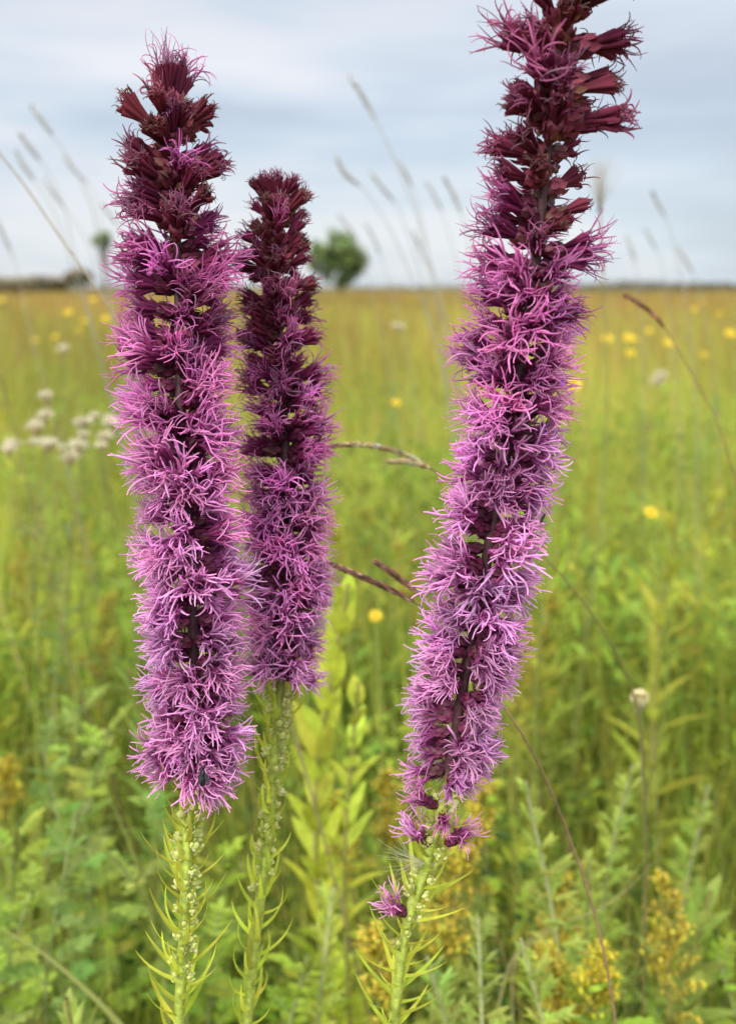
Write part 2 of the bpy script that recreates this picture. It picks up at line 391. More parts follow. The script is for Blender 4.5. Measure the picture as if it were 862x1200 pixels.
    brown = np.where(r.random((m_, 1)) < 0.45*max(0, 1-2.5*s), np.array([[0.7, 1.3, 0.9]]), np.array([[1.0, 1.0, 1.0]]))
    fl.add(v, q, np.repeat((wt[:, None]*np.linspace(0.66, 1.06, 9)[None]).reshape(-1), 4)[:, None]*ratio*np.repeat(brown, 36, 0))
    return iv, fl

STAGES = [0.0, 0.15, 0.3, 0.45, 0.6, 0.8, 1.0]; NV = 5
HEADS = {}
for si, s in enumerate(STAGES):
    for k in range(NV):
        iv, fl = head_arrays(s, 100*si+k)
        HEADS[si, k] = (iv.arrays(), fl.arrays(), iv.mesh('flower_head', M_INVOL), fl.mesh('florets', M_FLORET))
for k in range(2):
    iv, fl = head_arrays(0.12, 900+k, True)
    HEADS['tuft', k] = (iv.arrays(), fl.arrays(), iv.mesh('flower_head', M_INVOL), fl.mesh('florets', M_FLORET))

def rot_to(d, roll):
    q = Vector((0, 0, 1)).rotation_difference(Vector(d))
    return q @ Quaternion((0, 0, 1), roll)

def stem_path(pix, ground_dx=0.0, ground_dy=0.02):
    """pixel/depth points top to frame bottom, then on down to the soil"""
    W = np.array([at(*p) for p in pix])
    last = W[-1]; d = nrm(W[-1]-W[-2])
    g = np.array([last[0]+d[0]*0.15+ground_dx, last[1]+d[1]*0.10+ground_dy, -0.01])
    mid = (last+g)/2+np.array([d[0]*0.04, 0, 0])
    return np.concatenate([W, [mid, g]]), len(W)

def blazing_star(label, pix, n_heads, y0, y1, stage_fn, scale_fn, elev_fn, seed, extra=(), leaf_y=(950, 1200), n_leaf=44, bud_y=None,
                 n_bud=30, leaf_len=0.0148, leaf_up=0.9, tuft=False, skip=None):
    r = np.random.default_rng(seed)
    W, nvis = stem_path(pix)
    base = W[-1].copy(); base[2] = 0
    root = thing('blazing_star', label, 'wildflower', base, 'purple blazing star spikes')
    fine = spline(W, 600)
    pixfine = np.array([[CX+F_PX*np.dot(p-_C, _right)/np.dot(p-_C, _fwd), CY-F_PX*np.dot(p-_C, _up)/np.dot(p-_C, _fwd)] for p in fine])
    arc = np.concatenate([[0], np.cumsum(np.linalg.norm(np.diff(fine, axis=0), axis=1))])
    upto = np.argmax(fine[:, 2] < 0.3) or 599
    yf = pixfine[:, 1].copy(); yf[upto:] = 1e5
    def pt(py):
        i = int(np.argmax(yf >= py)); i = min(max(i, 1), 598)
        return fine[i], nrm(fine[i-1]-fine[i+1]), i     # tangent points up
    # stem
    rad = np.interp(yf, [y0, (y0+y1)/2, y1, 1200, 1e5], [0.9*mm, 1.8*mm, 1.75*mm, 1.9*mm, 2.4*mm])
    v, q = tubes(fine[None], rad[None]*(1+0.05*r.standard_normal((1, 600))), 8)
    fr = np.clip((yf-(y1-10))/50, 0, 1)[:, None]
    sc_ = (1-fr)*np.array([0.07, 0.03, 0.035])+fr*np.array([0.39, 0.47, 0.09])
    rib = np.where(np.arange(8) % 2 == 0, 1.12, 0.85)
    mb = MB(); mb.add(v, q, (sc_[:, None, :]*rib[None, :, None]).reshape(-1, 3)); mb.obj('stem', M_STEM, root, base)
    # flower heads
    specs = []
    i0 = int(np.argmax(yf >= y0)); i1 = int(np.argmax(yf >= y1))
    for j in range(n_heads):
        f = (j+0.5)/n_heads
        sarc = arc[i0]+(arc[i1]-arc[i0])*f
        i = int(np.clip(np.searchsorted(arc, sarc), 1, 598)); py = yf[i]
        T = nrm(fine[i-1]-fine[i+1]); A = perp(T[None])[0]; B = np.cross(T, A)
        ph = j*2.39996+0.5*r.standard_normal()
        if skip and skip(py, r): continue
        el_ = elev_fn(py)+0.13*r.standard_normal()
        o = math.cos(ph)*A+math.sin(ph)*B
        d = math.cos(el_)*o+math.sin(el_)*T
        p = fine[i]+o*rad[i]*0.6+T*r.standard_normal()*1.5*mm
        s = float(np.clip(stage_fn(py)+0.09*r.standard_normal(), 0, 1))
        specs.append([p, d, s, scale_fn(py)*(1+0.14*r.standard_normal()), py, None])
    if tuft:
        p, T, i = pt(y0)
        for k in range(5 if tuft == 1 else 9):
            ph = k*1.3+0.4
            A = perp(T[None])[0]; B = np.cross(T, A)
            d = nrm(T+(math.cos(ph)*A+math.sin(ph)*B)*((0.15 if tuft == 1 else 0.35)+(0.35 if tuft == 1 else 0.5)*r.random()))
            specs.append([p+d*1*mm, d, 0.12, scale_fn(y0)*(1.05 if tuft == 1 else 0.85), y0, 'tuft' if k % 2 == 0 and tuft == 1 else None])
    for (bx, by, tx, ty, s, scl) in extra:                 # lone heads whose place the photo gives: foot and tip
        p, T, i = pt(by)
        z = float(np.dot(p-_C, _fwd))
        d = nrm(at(tx, ty, z-0.006)-at(bx, by, z))
        specs.append([at(bx, by, z), d, s, scl, by, None])
    # the hundred that face the camera are parts of their own, the rest one part
    vis = np.array([np.dot(sp[1], nrm(_C-sp[0])) for sp in specs])
    inframe = np.array([1.0 if sp[4] > -40 else -1 for sp in specs])
    order = np.argsort(-(vis+3*inframe+np.array([5.0*(k >= len(specs)-len(extra)) for k in range(len(specs))])))
    rest = MB()
    for rank, k in enumerate(order):
        p, d, s, scl, py, special = specs[k]
        key = (special, int(r.integers(2))) if special else (int(np.argmin([abs(s-x) for x in STAGES])), int(r.integers(NV)))
        H = HEADS[key]
        jt = float(np.clip(1+0.17*r.standard_normal(), 0.76, 1.2))
        cf = np.clip(col_at(C_FLO, s)*jt*(1+0.03*r.standard_normal(3)), 0, 0.85); ci = col_at(C_INV, s)*(1+0.15*r.standard_normal())
        qd = rot_to(d, r.random()*6.28)
        if rank < 100:
            o = bpy.data.objects.new('flower_head', H[2]); COL.objects.link(o); o.parent = root
            o.location = p-base; o.rotation_mode = 'QUATERNION'; o.rotation_quaternion = qd; o.scale = (scl,)*3
            o.color = (*ci, 1)
            g = bpy.data.objects.new('florets', H[3]); COL.objects.link(g); g.parent = o; g.color = (*cf, 1)
        else:
            Rm = np.array(qd.to_matrix())
            for ai, (arr, cc) in enumerate(((H[0], ci), (H[1], cf))):
                v, q, c, m_ = arr
                rest.add((v*scl)@Rm.T+p, q, np.clip(c*cc, 0, 0.9), ai)
    if rest.n:
        o = rest.obj('flower_heads', [M_INVOL_T, M_FLORET_T], root, base); o['kind'] = 'stuff'
    # narrow stem leaves, longer lower down, and green buds in their axils
    lv = MB()
    ly = np.linspace(leaf_y[0], leaf_y[1], n_leaf)
    bs, ds, Ls = [], [], []
    for j, py in enumerate(ly):
        p, T, i = pt(py); A = perp(T[None])[0]; B = np.cross(T, A)
        ph = j*2.39996+0.3*r.standard_normal(); o = math.cos(ph)*A+math.sin(ph)*B
        bs.append(p+o*rad[i]*0.8); ds.append(o+T*(0.35+0.4*r.random())); Ls.append(leaf_len*(0.75+0.5*r.random())*(1+0.35*(py-leaf_y[0])/(leaf_y[1]-leaf_y[0])))
    bs, ds, Ls = np.array(bs), np.array(ds), np.array(Ls)
    v, q = leaves(bs, ds, Ls, 2.3*mm, -leaf_up*(0.6+0.6*r.random(len(bs))), 'grass', 8, 0.4)
    lv.add(v, q, rep(jit((0.62, 0.68, 0.09), len(bs), 0.14, r), 24))
    # lower leaves to the ground
    idx = np.linspace(int(np.argmax(yf >= 1195)), 585, 46).astype(int)
    T = nrm(fine[idx-1]-fine[idx+1]); A = perp(T); B = np.cross(T, A); ph = np.arange(46)*2.4
    o = np.cos(ph)[:, None]*A+np.sin(ph)[:, None]*B
    v, q = leaves(fine[idx]+o*2*mm, o+T*0.8, np.linspace(0.035, 0.13, 46), np.linspace(0.002, 0.005, 46), 0.7, 'grass', 8, 0.3)
    lv.add(v, q, rep(jit((0.30, 0.37, 0.07), 46, 0.16, r), 24))
    lv.obj('leaves', M_LEAF, root, base)
    if bud_y is not None:
        by = np.linspace(bud_y[0], bud_y[1], n_bud)
        for j, py in enumerate(by):
            p, T, i = pt(py); A = perp(T[None])[0]; B = np.cross(T, A)
            ph = j*2.39996*1.02+0.4*r.standard_normal(); o = math.cos(ph)*A+math.sin(ph)*B
            b = bpy.data.objects.new('bud', BUDS[j % len(BUDS)]); COL.objects.link(b); b.parent = root
            b.location = p+o*rad[i]*0.9-base; b.rotation_mode = 'QUATERNION'; b.rotation_quaternion = rot_to(nrm(o+0.5*T), r.random()*6)
            b.scale = ((0.75+0.45*r.random())*np.interp(py, bud_y, [1.3, 0.85]),)*3
    return root

BUDS = []
for k in range(4):
    r = np.random.default_rng(300+k); mb = MB()
    v, q = lathe([(0.3*mm, 0), (0.8*mm, 0.5*mm), (1.05*mm, 1.5*mm), (0.9*mm, 2.4*mm), (0.1*mm, 2.9*mm)], 8); mb.add(v, q, (0.55, 0.60, 0.18))
    nb = 11; ph = np.arange(nb)*2.4; zz = np.linspace(0.3, 1.9, nb)*mm
    out = np.stack([np.cos(ph), np.sin(ph), np.zeros(nb)], -1); rr = np.interp(zz, [0, 1.5*mm, 3*mm], [0.8*mm, 1.35*mm, 0.8*mm])
    v, q = leaves(out*rr[:, None]+np.array([0, 0, 1])*zz[:, None], out*(0.35+0.35*r.random((nb, 1)))+np.array([0, 0, 1.0]), 1.6*mm, 1.2*mm, -0.5, 'oval', 4, -0.3, np.cross(out, [0, 0, 1.0]))
    c = np.where(r.random((nb, 1)) < 0.3, np.array([[0.70, 0.68, 0.36]]), np.array([[0.62, 0.66, 0.24]]))
    mb.add(v, q, rep(c, 12)); BUDS.append(mb.mesh('bud', M_BUD))

ipl = lambda xs_, ys_: (lambda y: float(np.interp(y, xs_, ys_)))
blazing_star('tall purple blazing star spike, maroon tipped, with a small black bee on its lowest flowers',
    [(200, 100, .300), (206, 200, .300), (209, 350, .300), (213, 500, .301), (221, 650, .303), (228, 780, .305), (228, 880, .307), (222, 952, .309), (215, 1109, .313), (209, 1210, .317)],
    208, 138, 905, ipl([100, 215, 275, 380, 480, 600, 720], [0.0, 0.06, 0.24, 0.42, 0.62, 0.85, 1.0]),
    ipl([100, 180, 300, 500, 700, 830, 905], [1.08, 1.12, 1.04, 1.08, 1.04, 1.0, 0.9]),
    ipl([100, 130, 160, 260, 450, 700, 905], [0.95, 0.75, 0.5, 0.30, 0.2, 0.05, -0.15]), 21,
    extra=[(228, 900, 285, 935, 1.0, 1.0), (230, 912, 262, 938, 1.0, 0.8), (226, 870, 178, 882, 1.0, 0.95)], leaf_y=(925, 1200), n_leaf=60, bud_y=(915, 1150), n_bud=40, tuft=True)
blazing_star('shorter darker blazing star spike with a rounded maroon tip and long green budded stem',
    [(326, 205, .330), (323, 300, .330), (328, 400, .331), (334, 520, .332), (337, 650, .333), (333, 750, .335), (326, 830, .336), (317, 950, .338), (304, 1060, .342), (288, 1210, .346)],
    212, 240, 790, ipl([200, 340, 440, 550, 680, 790], [0.0, 0.1, 0.28, 0.48, 0.75, 0.85]),
    ipl([200, 260, 400, 600, 790], [0.88, 0.93, 0.90, 0.91, 0.80]),
    ipl([200, 225, 260, 330, 500, 790], [1.2, 0.95, 0.65, 0.4, 0.22, 0.0]), 22,
    leaf_y=(815, 1205), n_leaf=64, bud_y=(800, 1040), n_bud=48, leaf_len=0.0138, leaf_up=1.5, tuft=2)
blazing_star('tallest thickest blazing star spike, leaning right out of the top edge, with looser maroon heads',
    [(690, -90, .262), (668, 0, .266), (650, 100, .270), (638, 200, .275), (628, 300, .280), (614, 400, .285), (598, 500, .290), (580, 600, .294), (562, 700, .298), (543, 800, .302), (530, 880, .305), (517, 945, .307), (500, 1010, .310), (478, 1080, .313), (460, 1210, .320)],
    210, -85, 908, ipl([-90, 40, 210, 300, 380, 500, 640], [0.07, 0.10, 0.15, 0.28, 0.50, 0.78, 1.0]),
    ipl([-90, 60, 200, 350, 500, 750, 915], [1.32, 1.34, 1.18, 1.07, 1.06, 0.97, 0.88]),
    ipl([-90, 100, 300, 500, 800, 915], [0.55, 0.35, 0.25, 0.12, 0.0, -0.25]), 23,
    extra=[(478, 1072, 436, 1048, 0.95, 0.85), (506, 990, 462, 955, 0.95, 0.95), (521, 990, 563, 962, 0.9, 0.85), (513, 946, 472, 922, 0.7, 0.85), (520, 950, 518, 962, 0.5, 0.7)],
    leaf_y=(930, 1205), n_leaf=54, bud_y=(925, 1100), n_bud=30, leaf_len=0.0155, leaf_up=0.6,
    skip=lambda py, r: py < 260 and r.random() < 0.12)

# ------------------------------------------------------------------ trees far off
def tree(px, py_base, py_top, wpx, Y, label, seed, cols, trunk=True, group=None, squash=1.0, name='tree'):
    r = np.random.default_rng(seed)
    x = (px-CX)/F_PX*Y*1.03; H = EYE+(337-py_top)/F_PX*Y; Wd = wpx/F_PX*Y
    root = thing(name, label, 'tree' if name == 'tree' else 'shrub', (x, Y, 0), group)
    ch = (H-EYE*0.6)*0.86*squash; c0 = H-ch/2
    mb = MB()
    tip = np.array([0.03*Wd, 0, c0])
    P = [spline([(0, 0, -0.1), (0.02*Wd, 0, H*0.2), tip], 8)]; Rr = [np.linspace(H*0.035, H*0.018, 8)]
    for k in range(9):
        a = k*2.4; z0 = H*(0.25+0.03*k); s0 = np.array([0.02*Wd, 0, z0])
        e_ = np.array([math.cos(a)*Wd*0.3, math.sin(a)*Wd*0.3, c0+ch*0.25*r.random()])
        P.append(spline([s0, (s0+e_)/2+[0, 0, -0.03*H], e_], 8)); Rr.append(np.linspace(H*0.014, H*0.004, 8))
    v, q = tubes(np.array(P), np.array(Rr), 6); mb.add(v, q, (0.10, 0.085, 0.06)); mb.obj('trunk', M_BARK, root)
    n = 9000
    ncl = 80; cc = nrm(r.standard_normal((ncl, 3)))*r.random((ncl, 1))**0.33*np.array([Wd*0.44, Wd*0.44, ch*0.42])+np.array([0, 0, c0])
    pk = r.integers(ncl, size=n); rc = Wd*0.10*(0.7+0.6*r.random(ncl))
    p = cc[pk]+nrm(r.standard_normal((n, 3)))*(r.random((n, 1))**0.5)*rc[pk][:, None]
    d = nrm(r.standard_normal((n, 3)))
    ls = Wd*0.055
    v, q = leaves(p, d, ls*(0.7+0.6*r.random(n)), ls*0.6, 0.4, 'oval', 4, 0.2)
    ccol = pick(cols, [1]*len(cols), ncl, 0.13, r)
    m2 = MB(); m2.add(v, q, rep(ccol[pk], 12)); m2.obj('crown', M_CROWN, root)
    return root
TG = [(0.30, 0.41, 0.16), (0.34, 0.44, 0.17), (0.26, 0.36, 0.16)]
tree(400, 334, 271, 74, 80, 'round topped green tree standing alone on the horizon beside the middle spike', 51, TG, squash=1.12)
tree(141, 334, 273, 24, 85, 'small round green tree on the horizon just left of the left spike', 52, TG, squash=0.42)
DK = [(0.32, 0.29, 0.20), (0.40, 0.33, 0.20)]
for k, (px, pt_, wp, lb) in enumerate([(112, 316, 34, 'highest dark shrub on the left horizon, near the left spike'),
                                  (72, 328, 60, 'low wide dark shrub on the left horizon with a higher shrub to its right'),
                                  (28, 330, 64, 'lowest dark shrub on the horizon near the left edge')]):
    tree(px, 334, pt_, wp, 110, lb, 60+k, DK, group='dark shrubs along the left horizon', squash=0.95, name='shrub')
wb = MB(); n = 5200
x = np.concatenate([rng.uniform(34, 120, n*2//3), rng.uniform(-120, 25, n//3)]); m_ = len(x)
y = 240+rng.uniform(-4, 4, m_)
hh = 1.2+1.3*(0.5+0.5*np.sin(x*0.21)*np.cos(x*0.083+1))*np.where(x > 30, 1.0, 0.18)
z = hh*rng.random(m_)**0.7
v, q = leaves(np.stack([x, y, z], -1), nrm(rng.standard_normal((m_, 3))), 0.9, 0.6, 0.3, 'oval', 4, 0.2)
wb.add(v, q, rep(jit((0.22, 0.20, 0.13), m_), 12))
tag(wb.obj('treeline', M_CROWN), 'thin dark line of far woods along the horizon', 'woods', kind='stuff')

# ------------------------------------------------------------------ grass stalks with seed heads
def stalk(label, pix, z, n_head, head_r, stem_r=0.0006, hcol=(0.20, 0.19, 0.17), scol=(0.20, 0.19, 0.13), group=None, z1=None, detail=False, name='grass_stalk', seed=0, gdx=0.05, side_heads=()):
    """pix: tip first; the seed head covers the first n_head points' stretch"""
    r = np.random.default_rng(seed+7)
    zs = np.linspace(z, z if z1 is None else z1, len(pix))
    W = np.array([at(a, b, c) for (a, b), c in zip(pix, zs)])
    hp = spline(W[:n_head], 24)
    last = W[-1]; d = nrm(W[-1]-W[-2])
    g = np.array([last[0]+max(min(d[0], 0.5), -0.5)*0.25+gdx, last[1]+0.03, -0.005])
    mid = last*0.5+g*0.5+np.array([d[0]*0.06, 0, 0])
    full = spline(np.concatenate([W, [mid, g]]), 60)
    root = thing(name, label, 'grass stalk', (g[0], g[1], 0), group)
    og = (g[0], g[1], 0)
    sm = MB(); v, q = tubes(full[None], np.linspace(stem_r*0.6, stem_r*1.6, 60)[None], 5); sm.add(v, q, scol)
    heads = [hp]
    for sp_, nh_ in side_heads:                              # a second head on its own thin branch of the same stem
        Ws = np.array([at(a, b, z-0.003) for a, b in sp_]); heads.append(spline(Ws[:nh_], 24))
        v, q = tubes(spline(Ws, 24)[None], np.full((1, 24), stem_r*0.7), 5); sm.add(v, q, scol)
    sm.obj('stem', M_STEM, root, og)
    for hp in heads:
        mb = MB()
        u = np.linspace(0, 1, 24); prof = np.sin(np.pi*np.clip(u*0.94+0.05, 0, 1))**0.6
        v, q = tubes(hp[None], (prof*head_r*(0.35 if detail else 0.55))[None], 6); mb.add(v, q, np.array(hcol)*(0.6 if detail else 1))
        ns = 110 if detail else 46
        i = np.linspace(1, 22, ns).astype(int); T = nrm(hp[i-1]-hp[np.minimum(i+1, 23)]); A = perp(T); B = np.cross(T, A)
        ph = np.arange(ns)*2.4; o = np.cos(ph)[:, None]*A+np.sin(ph)[:, None]*B
        L = np.linalg.norm(hp[0]-hp[-1])
        pos = np.stack([np.interp(np.linspace(1, 22, ns), np.arange(24), hp[:, c_]) for c_ in range(3)], -1)
        v, q = leaves(pos+o*(prof[i]*head_r*0.35)[:, None], T+o*0.25, (0.0052 if detail else L*0.14), head_r*(0.62 if detail else 0.9), -0.25, 'lance', 5, -0.2 if detail else 0.4, np.cross(o, T))
        cols_ = [hcol, tuple(np.array(hcol)*0.5), tuple(np.array(hcol)*2.0+0.04)]
        mb.add(v, q, rep(np.clip(pick(cols_, [3, 2, 2], ns, 0.15, r), 0, 0.8), 15))
        k_ = slice(None, None, 3 if detail else 2)
        v, q, _, _ = strands(pos[k_], T[k_]+o[k_]*0.35, np.full(len(pos[k_]), 0.006 if detail else L*0.16), head_r*0.07, head_r*0.03, 0.4*r.standard_normal(len(pos[k_])), 4, 3, 0, r)
        mb.add(v, q, np.clip(np.array(hcol)*1.5, 0, 0.8))
        mb.obj('seed_head', M_DRY, root, og)
    return root
GS = 'blurred grass stalks standing against the sky'
sky_st = [
 ('tallest blurred grey grass stalk against the sky between the middle and right spikes', [(411, 92), (424, 112), (441, 142), (463, 190), (482, 235), (508, 320)], 1.0, 3, .0042),
 ('blurred thick headed grass stalk bending left above the lone round tree', [(394, 185), (404, 203), (422, 218), (446, 250), (482, 325)], 1.1, 3, .0050),
 ('blurred grass stalk whose head hangs right of the bent stalk above the round tree', [(434, 202), (448, 220), (463, 238), (478, 275), (495, 335)], 1.25, 3, .0045),
 ('short steep blurred grass head just under the bend of the tallest sky stalk', [(468, 190), (475, 203), (483, 220), (495, 265), (508, 335)], 1.2, 3, .0042),
 ('long upright blurred grass stalk nearest the right spike against the sky', [(521, 210), (531, 228), (540, 250), (549, 285), (556, 335)], 1.15, 3, .0042),
 ('faint blurred grass head left of the long stalk beside the right spike', [(500, 216), (509, 230), (518, 250), (530, 290), (540, 340)], 1.6, 3, .0045),
 ('faint low grass head just above the top right of the round tree', [(428, 262), (437, 278), (446, 300), (460, 345)], 1.7, 3, .0045),
 ('faint low grass head midway between round tree and right spike near the horizon', [(484, 272), (492, 290), (502, 315), (512, 350)], 1.7, 3, .005),
 ('faint pale grass head touching the left top of the round tree', [(398, 254), (408, 266), (418, 282), (435, 340)], 1.9, 3, .005),
 ('tallest blurred grass stalk in the sky left of the left spike', [(38, 126), (50, 142), (63, 160), (88, 198), (108, 245), (122, 320)], 1.05, 3, .0045),
 ('blurred grey grass head left of and just below the tallest one at left', [(24, 158), (35, 172), (49, 190), (70, 228), (88, 300)], 1.15, 3, .005),
 ('blurred grass head nearest the left edge, hanging beside two others', [(19, 178), (28, 194), (41, 212), (62, 245), (84, 310)], 1.2, 3, .0045),
 ('blurred grass head at middle height between left edge and left spike', [(76, 185), (88, 200), (104, 216), (116, 250), (128, 320)], 1.4, 3, .004),
 ('faint blurred grass head low in the sky under the three left heads', [(54, 212), (64, 228), (78, 246), (98, 275), (118, 330)], 1.4, 3, .004),
 ('faint small grass head almost touching the left edge of the left spike', [(120, 240), (128, 251), (139, 265), (150, 300), (158, 350)], 1.5, 3, .004),
 ('blurred brown grass stalk at the very left edge above the horizon', [(-4, 256), (4, 275), (16, 302), (26, 345)], 1.2, 3, .004),
 ('clearest blurred grass head in the sky right of the right spike', [(764, 226), (770, 238), (779, 254), (790, 290), (800, 340)], 1.25, 3, .0042),
 ('faint blurred grass head below and left of the clearest one at right', [(756, 270), (762, 281), (769, 294), (780, 345)], 1.6, 3, .004),
 ('faint blurred grass head low in the sky nearest the right edge', [(795, 292), (802, 304), (811, 320), (820, 350)], 1.6, 3, .0045),
 ('faint blurred grass head just right of the fuzzy seed head stalk', [(734, 278), (739, 292), (744, 310), (748, 350)], 1.6, 3, .004),
]
for k, (lb, px, z, nh, hr) in enumerate(sky_st):
    stalk(lb, px, z, nh, hr*1.15, 0.0009, hcol=(0.33, 0.33, 0.33), scol=(0.30, 0.29, 0.24), group=GS, seed=k)
BR = (0.30, 0.17, 0.09)
stalk('straw brown bent grass head with a smaller side head, bridging the middle and right spikes', [(388, 523), (410, 521), (440, 523), (475, 533), (505, 548), (560, 590), (610, 630), (652, 668), (690, 715), (722, 765), (740, 808), (752, 870), (756, 960), (756, 1080)], .40, 5, .0020, .00065,
      hcol=(0.75, 0.55, 0.27), scol=(0.20, 0.17, 0.06), detail=True, seed=41, gdx=0.0, z1=.52, side_heads=[([(462, 541), (474, 541), (490, 544), (506, 550), (530, 567), (560, 592)], 4)])
stalk('dark purple brown twin seed heads between middle and right spikes on a long diagonal stem', [(388, 661), (412, 671), (440, 683), (466, 695), (490, 708), (545, 775), (602, 845), (640, 915), (668, 985), (692, 1055), (708, 1120), (722, 1205)], .38, 5, .0019, .0007,
      hcol=(0.36, 0.19, 0.13), scol=(0.24, 0.16, 0.08), detail=True, seed=43, gdx=0.02, side_heads=[([(445, 662), (460, 672), (474, 683), (492, 697), (520, 727), (548, 777)], 4)])
stalk('thin reddish brown nodding grass head right of the right spike over the yellow flowers', [(735, 348), (750, 357), (766, 370), (780, 387), (808, 435), (838, 490), (860, 560)], .55, 4, .0018, .0006, hcol=(0.22, 0.09, 0.06), scol=(0.24, 0.15, 0.06), detail=True, seed=45)
stalk('long grey brown diagonal grass stem crossing the sky at the left edge', [(-20, 155), (0, 180), (30, 218), (62, 265), (92, 308), (120, 348), (156, 405), (190, 470)], .52, 2, .0006, .0008, hcol=(0.28, 0.22, 0.14), scol=(0.30, 0.24, 0.15), seed=46)
stalk('dark olive grass stem standing upright near the bottom right corner', [(768, 862), (769, 875), (770, 888), (770, 900), (770, 1000), (774, 1100), (776, 1210)], .75, 2, .001, .0010, hcol=(0.2, 0.2, 0.07), scol=(0.13, 0.17, 0.05), seed=47)
stalk('thin brown grass stem rising at the left edge below the pale fuzzy flowers', [(0, 440), (12, 480), (24, 530), (40, 600), (60, 690)], .7, 2, .0008, .0007, hcol=(0.2, 0.15, 0.07), scol=(0.2, 0.15, 0.07), seed=48)

# pale grass blades one can tell apart
def blade(label, pix, z, wd, col, seed=0):
    W = np.array([at(a, b, z) for a, b in pix])
    P = spline(W, 24); mb = MB()
    T = nrm(np.gradient(P, axis=0)); sd_ = nrm(np.cross(T, nrm(_C-P)+[0.2, 0, 0.3]))
    wv = wd*0.5*np.clip(np.linspace(0.12, 1.6, 24), 0, 1)[:, None]
    nn = np.cross(sd_, T)
    V = np.stack([P-sd_*wv, P+nn*wv*0.3, P+sd_*wv], 1)
    b0 = (np.arange(23)*3)[:, None]; j = np.arange(2)[None]
    mb.add(V, np.stack([b0+j, b0+j+1, b0+3+j+1, b0+3+j], -1), col)
    og = P[-1]
    o = mb.obj('grass_leaf', M_GRASS, None, og); o.location = og
    tag(o, label, 'grass blade', 'pale grass blades among the bottom plants')
blade('broad pale green grass blade slanting down from the left edge into the bottom left corner', [(-10, 1082), (40, 1110), (90, 1150), (140, 1200), (190, 1270), (220, 1400)], .52, .004, (0.35, 0.38, 0.12))
blade('thin pale grass blade crossing the broad slanting one at bottom left', [(135, 1130), (120, 1165), (105, 1200), (90, 1300), (85, 1420)], .55, .0025, (0.36, 0.40, 0.10))
blade('light green blade arching up left among the bluish leaflets', [(112, 905), (140, 960), (165, 1030), (185, 1110), (200, 1210), (205, 1400)], .6, .0025, (0.36, 0.40, 0.12))
blade('straw coloured curved blade crossing the sage plants at bottom right', [(766, 1010), (735, 1042), (700, 1066), (650, 1085), (610, 1110), (580, 1200), (570, 1400)], .55, .0016, (0.50, 0.45, 0.22))
blade('short dry pale blade lying across the sage beneath the curved straw one', [(685, 1086), (655, 1088), (630, 1100), (612, 1112), (600, 1200), (600, 1400)], .54, .0016, (0.55, 0.48, 0.28))
blade('long bright blade slanting between goldenrod and grass at the right', [(790, 960), (772, 985), (748, 1015), (725, 1050), (700, 1120), (690, 1400)], .62, .0025, (0.32, 0.36, 0.10))

# ------------------------------------------------------------------ other wildflowers and leafy plants
def frame_at(px, py, z):
    t = at(px, py, z); return (t[0], t[1], 0.0), t[2]

def plant_curve(h, lean, r, n=30):
    a = r.random()*6.28
    return spline([(0, 0, -0.005), (lean*0.15*h*math.cos(a), lean*0.15*h*math.sin(a), h*0.45), (lean*h*math.cos(a)*0.4, lean*h*math.sin(a)*0.4, h*0.8), (0, 0, h)], n)

def leafy_goldenrod(h, r, root, leaf=(0.42, 0.48, 0.06), L0=0.065, W0=0.014, nl=46, up=0.9):
    C = plant_curve(h, 0.08, r, 40)
    mb = MB(); v, q = tubes(C[None], np.linspace(0.0025, 0.0012, 40)[None], 6); mb.add(v, q, (0.30, 0.28, 0.09)); mb.obj('stem', M_STEM, root)
    f = np.linspace(0.25, 0.995, nl); i = (f*39).astype(int); ph = np.arange(nl)*2.4+0.3*r.standard_normal(nl)
    o = np.stack([np.cos(ph), np.sin(ph), np.zeros(nl)], -1)
    upv = np.interp(f, [0.25, 0.8, 1.0], [0.45, up, 2.2])
    Ln = L0*np.interp(f, [0.2, 0.5, 0.85, 1.0], [0.9, 1.1, 0.85, 0.5])*(0.8+0.4*r.random(nl))
    v, q = leaves(C[i], o+np.array([0, 0, 1])*upv[:, None], Ln, W0*(0.8+0.4*r.random(nl)), 0.7*(1-0.6*f), 'lance', 8, 0.3)
    mb = MB(); mb.add(v, q, rep(jit(leaf, nl, 0.14, r), 24)); mb.obj('leaves', M_LEAF, root)

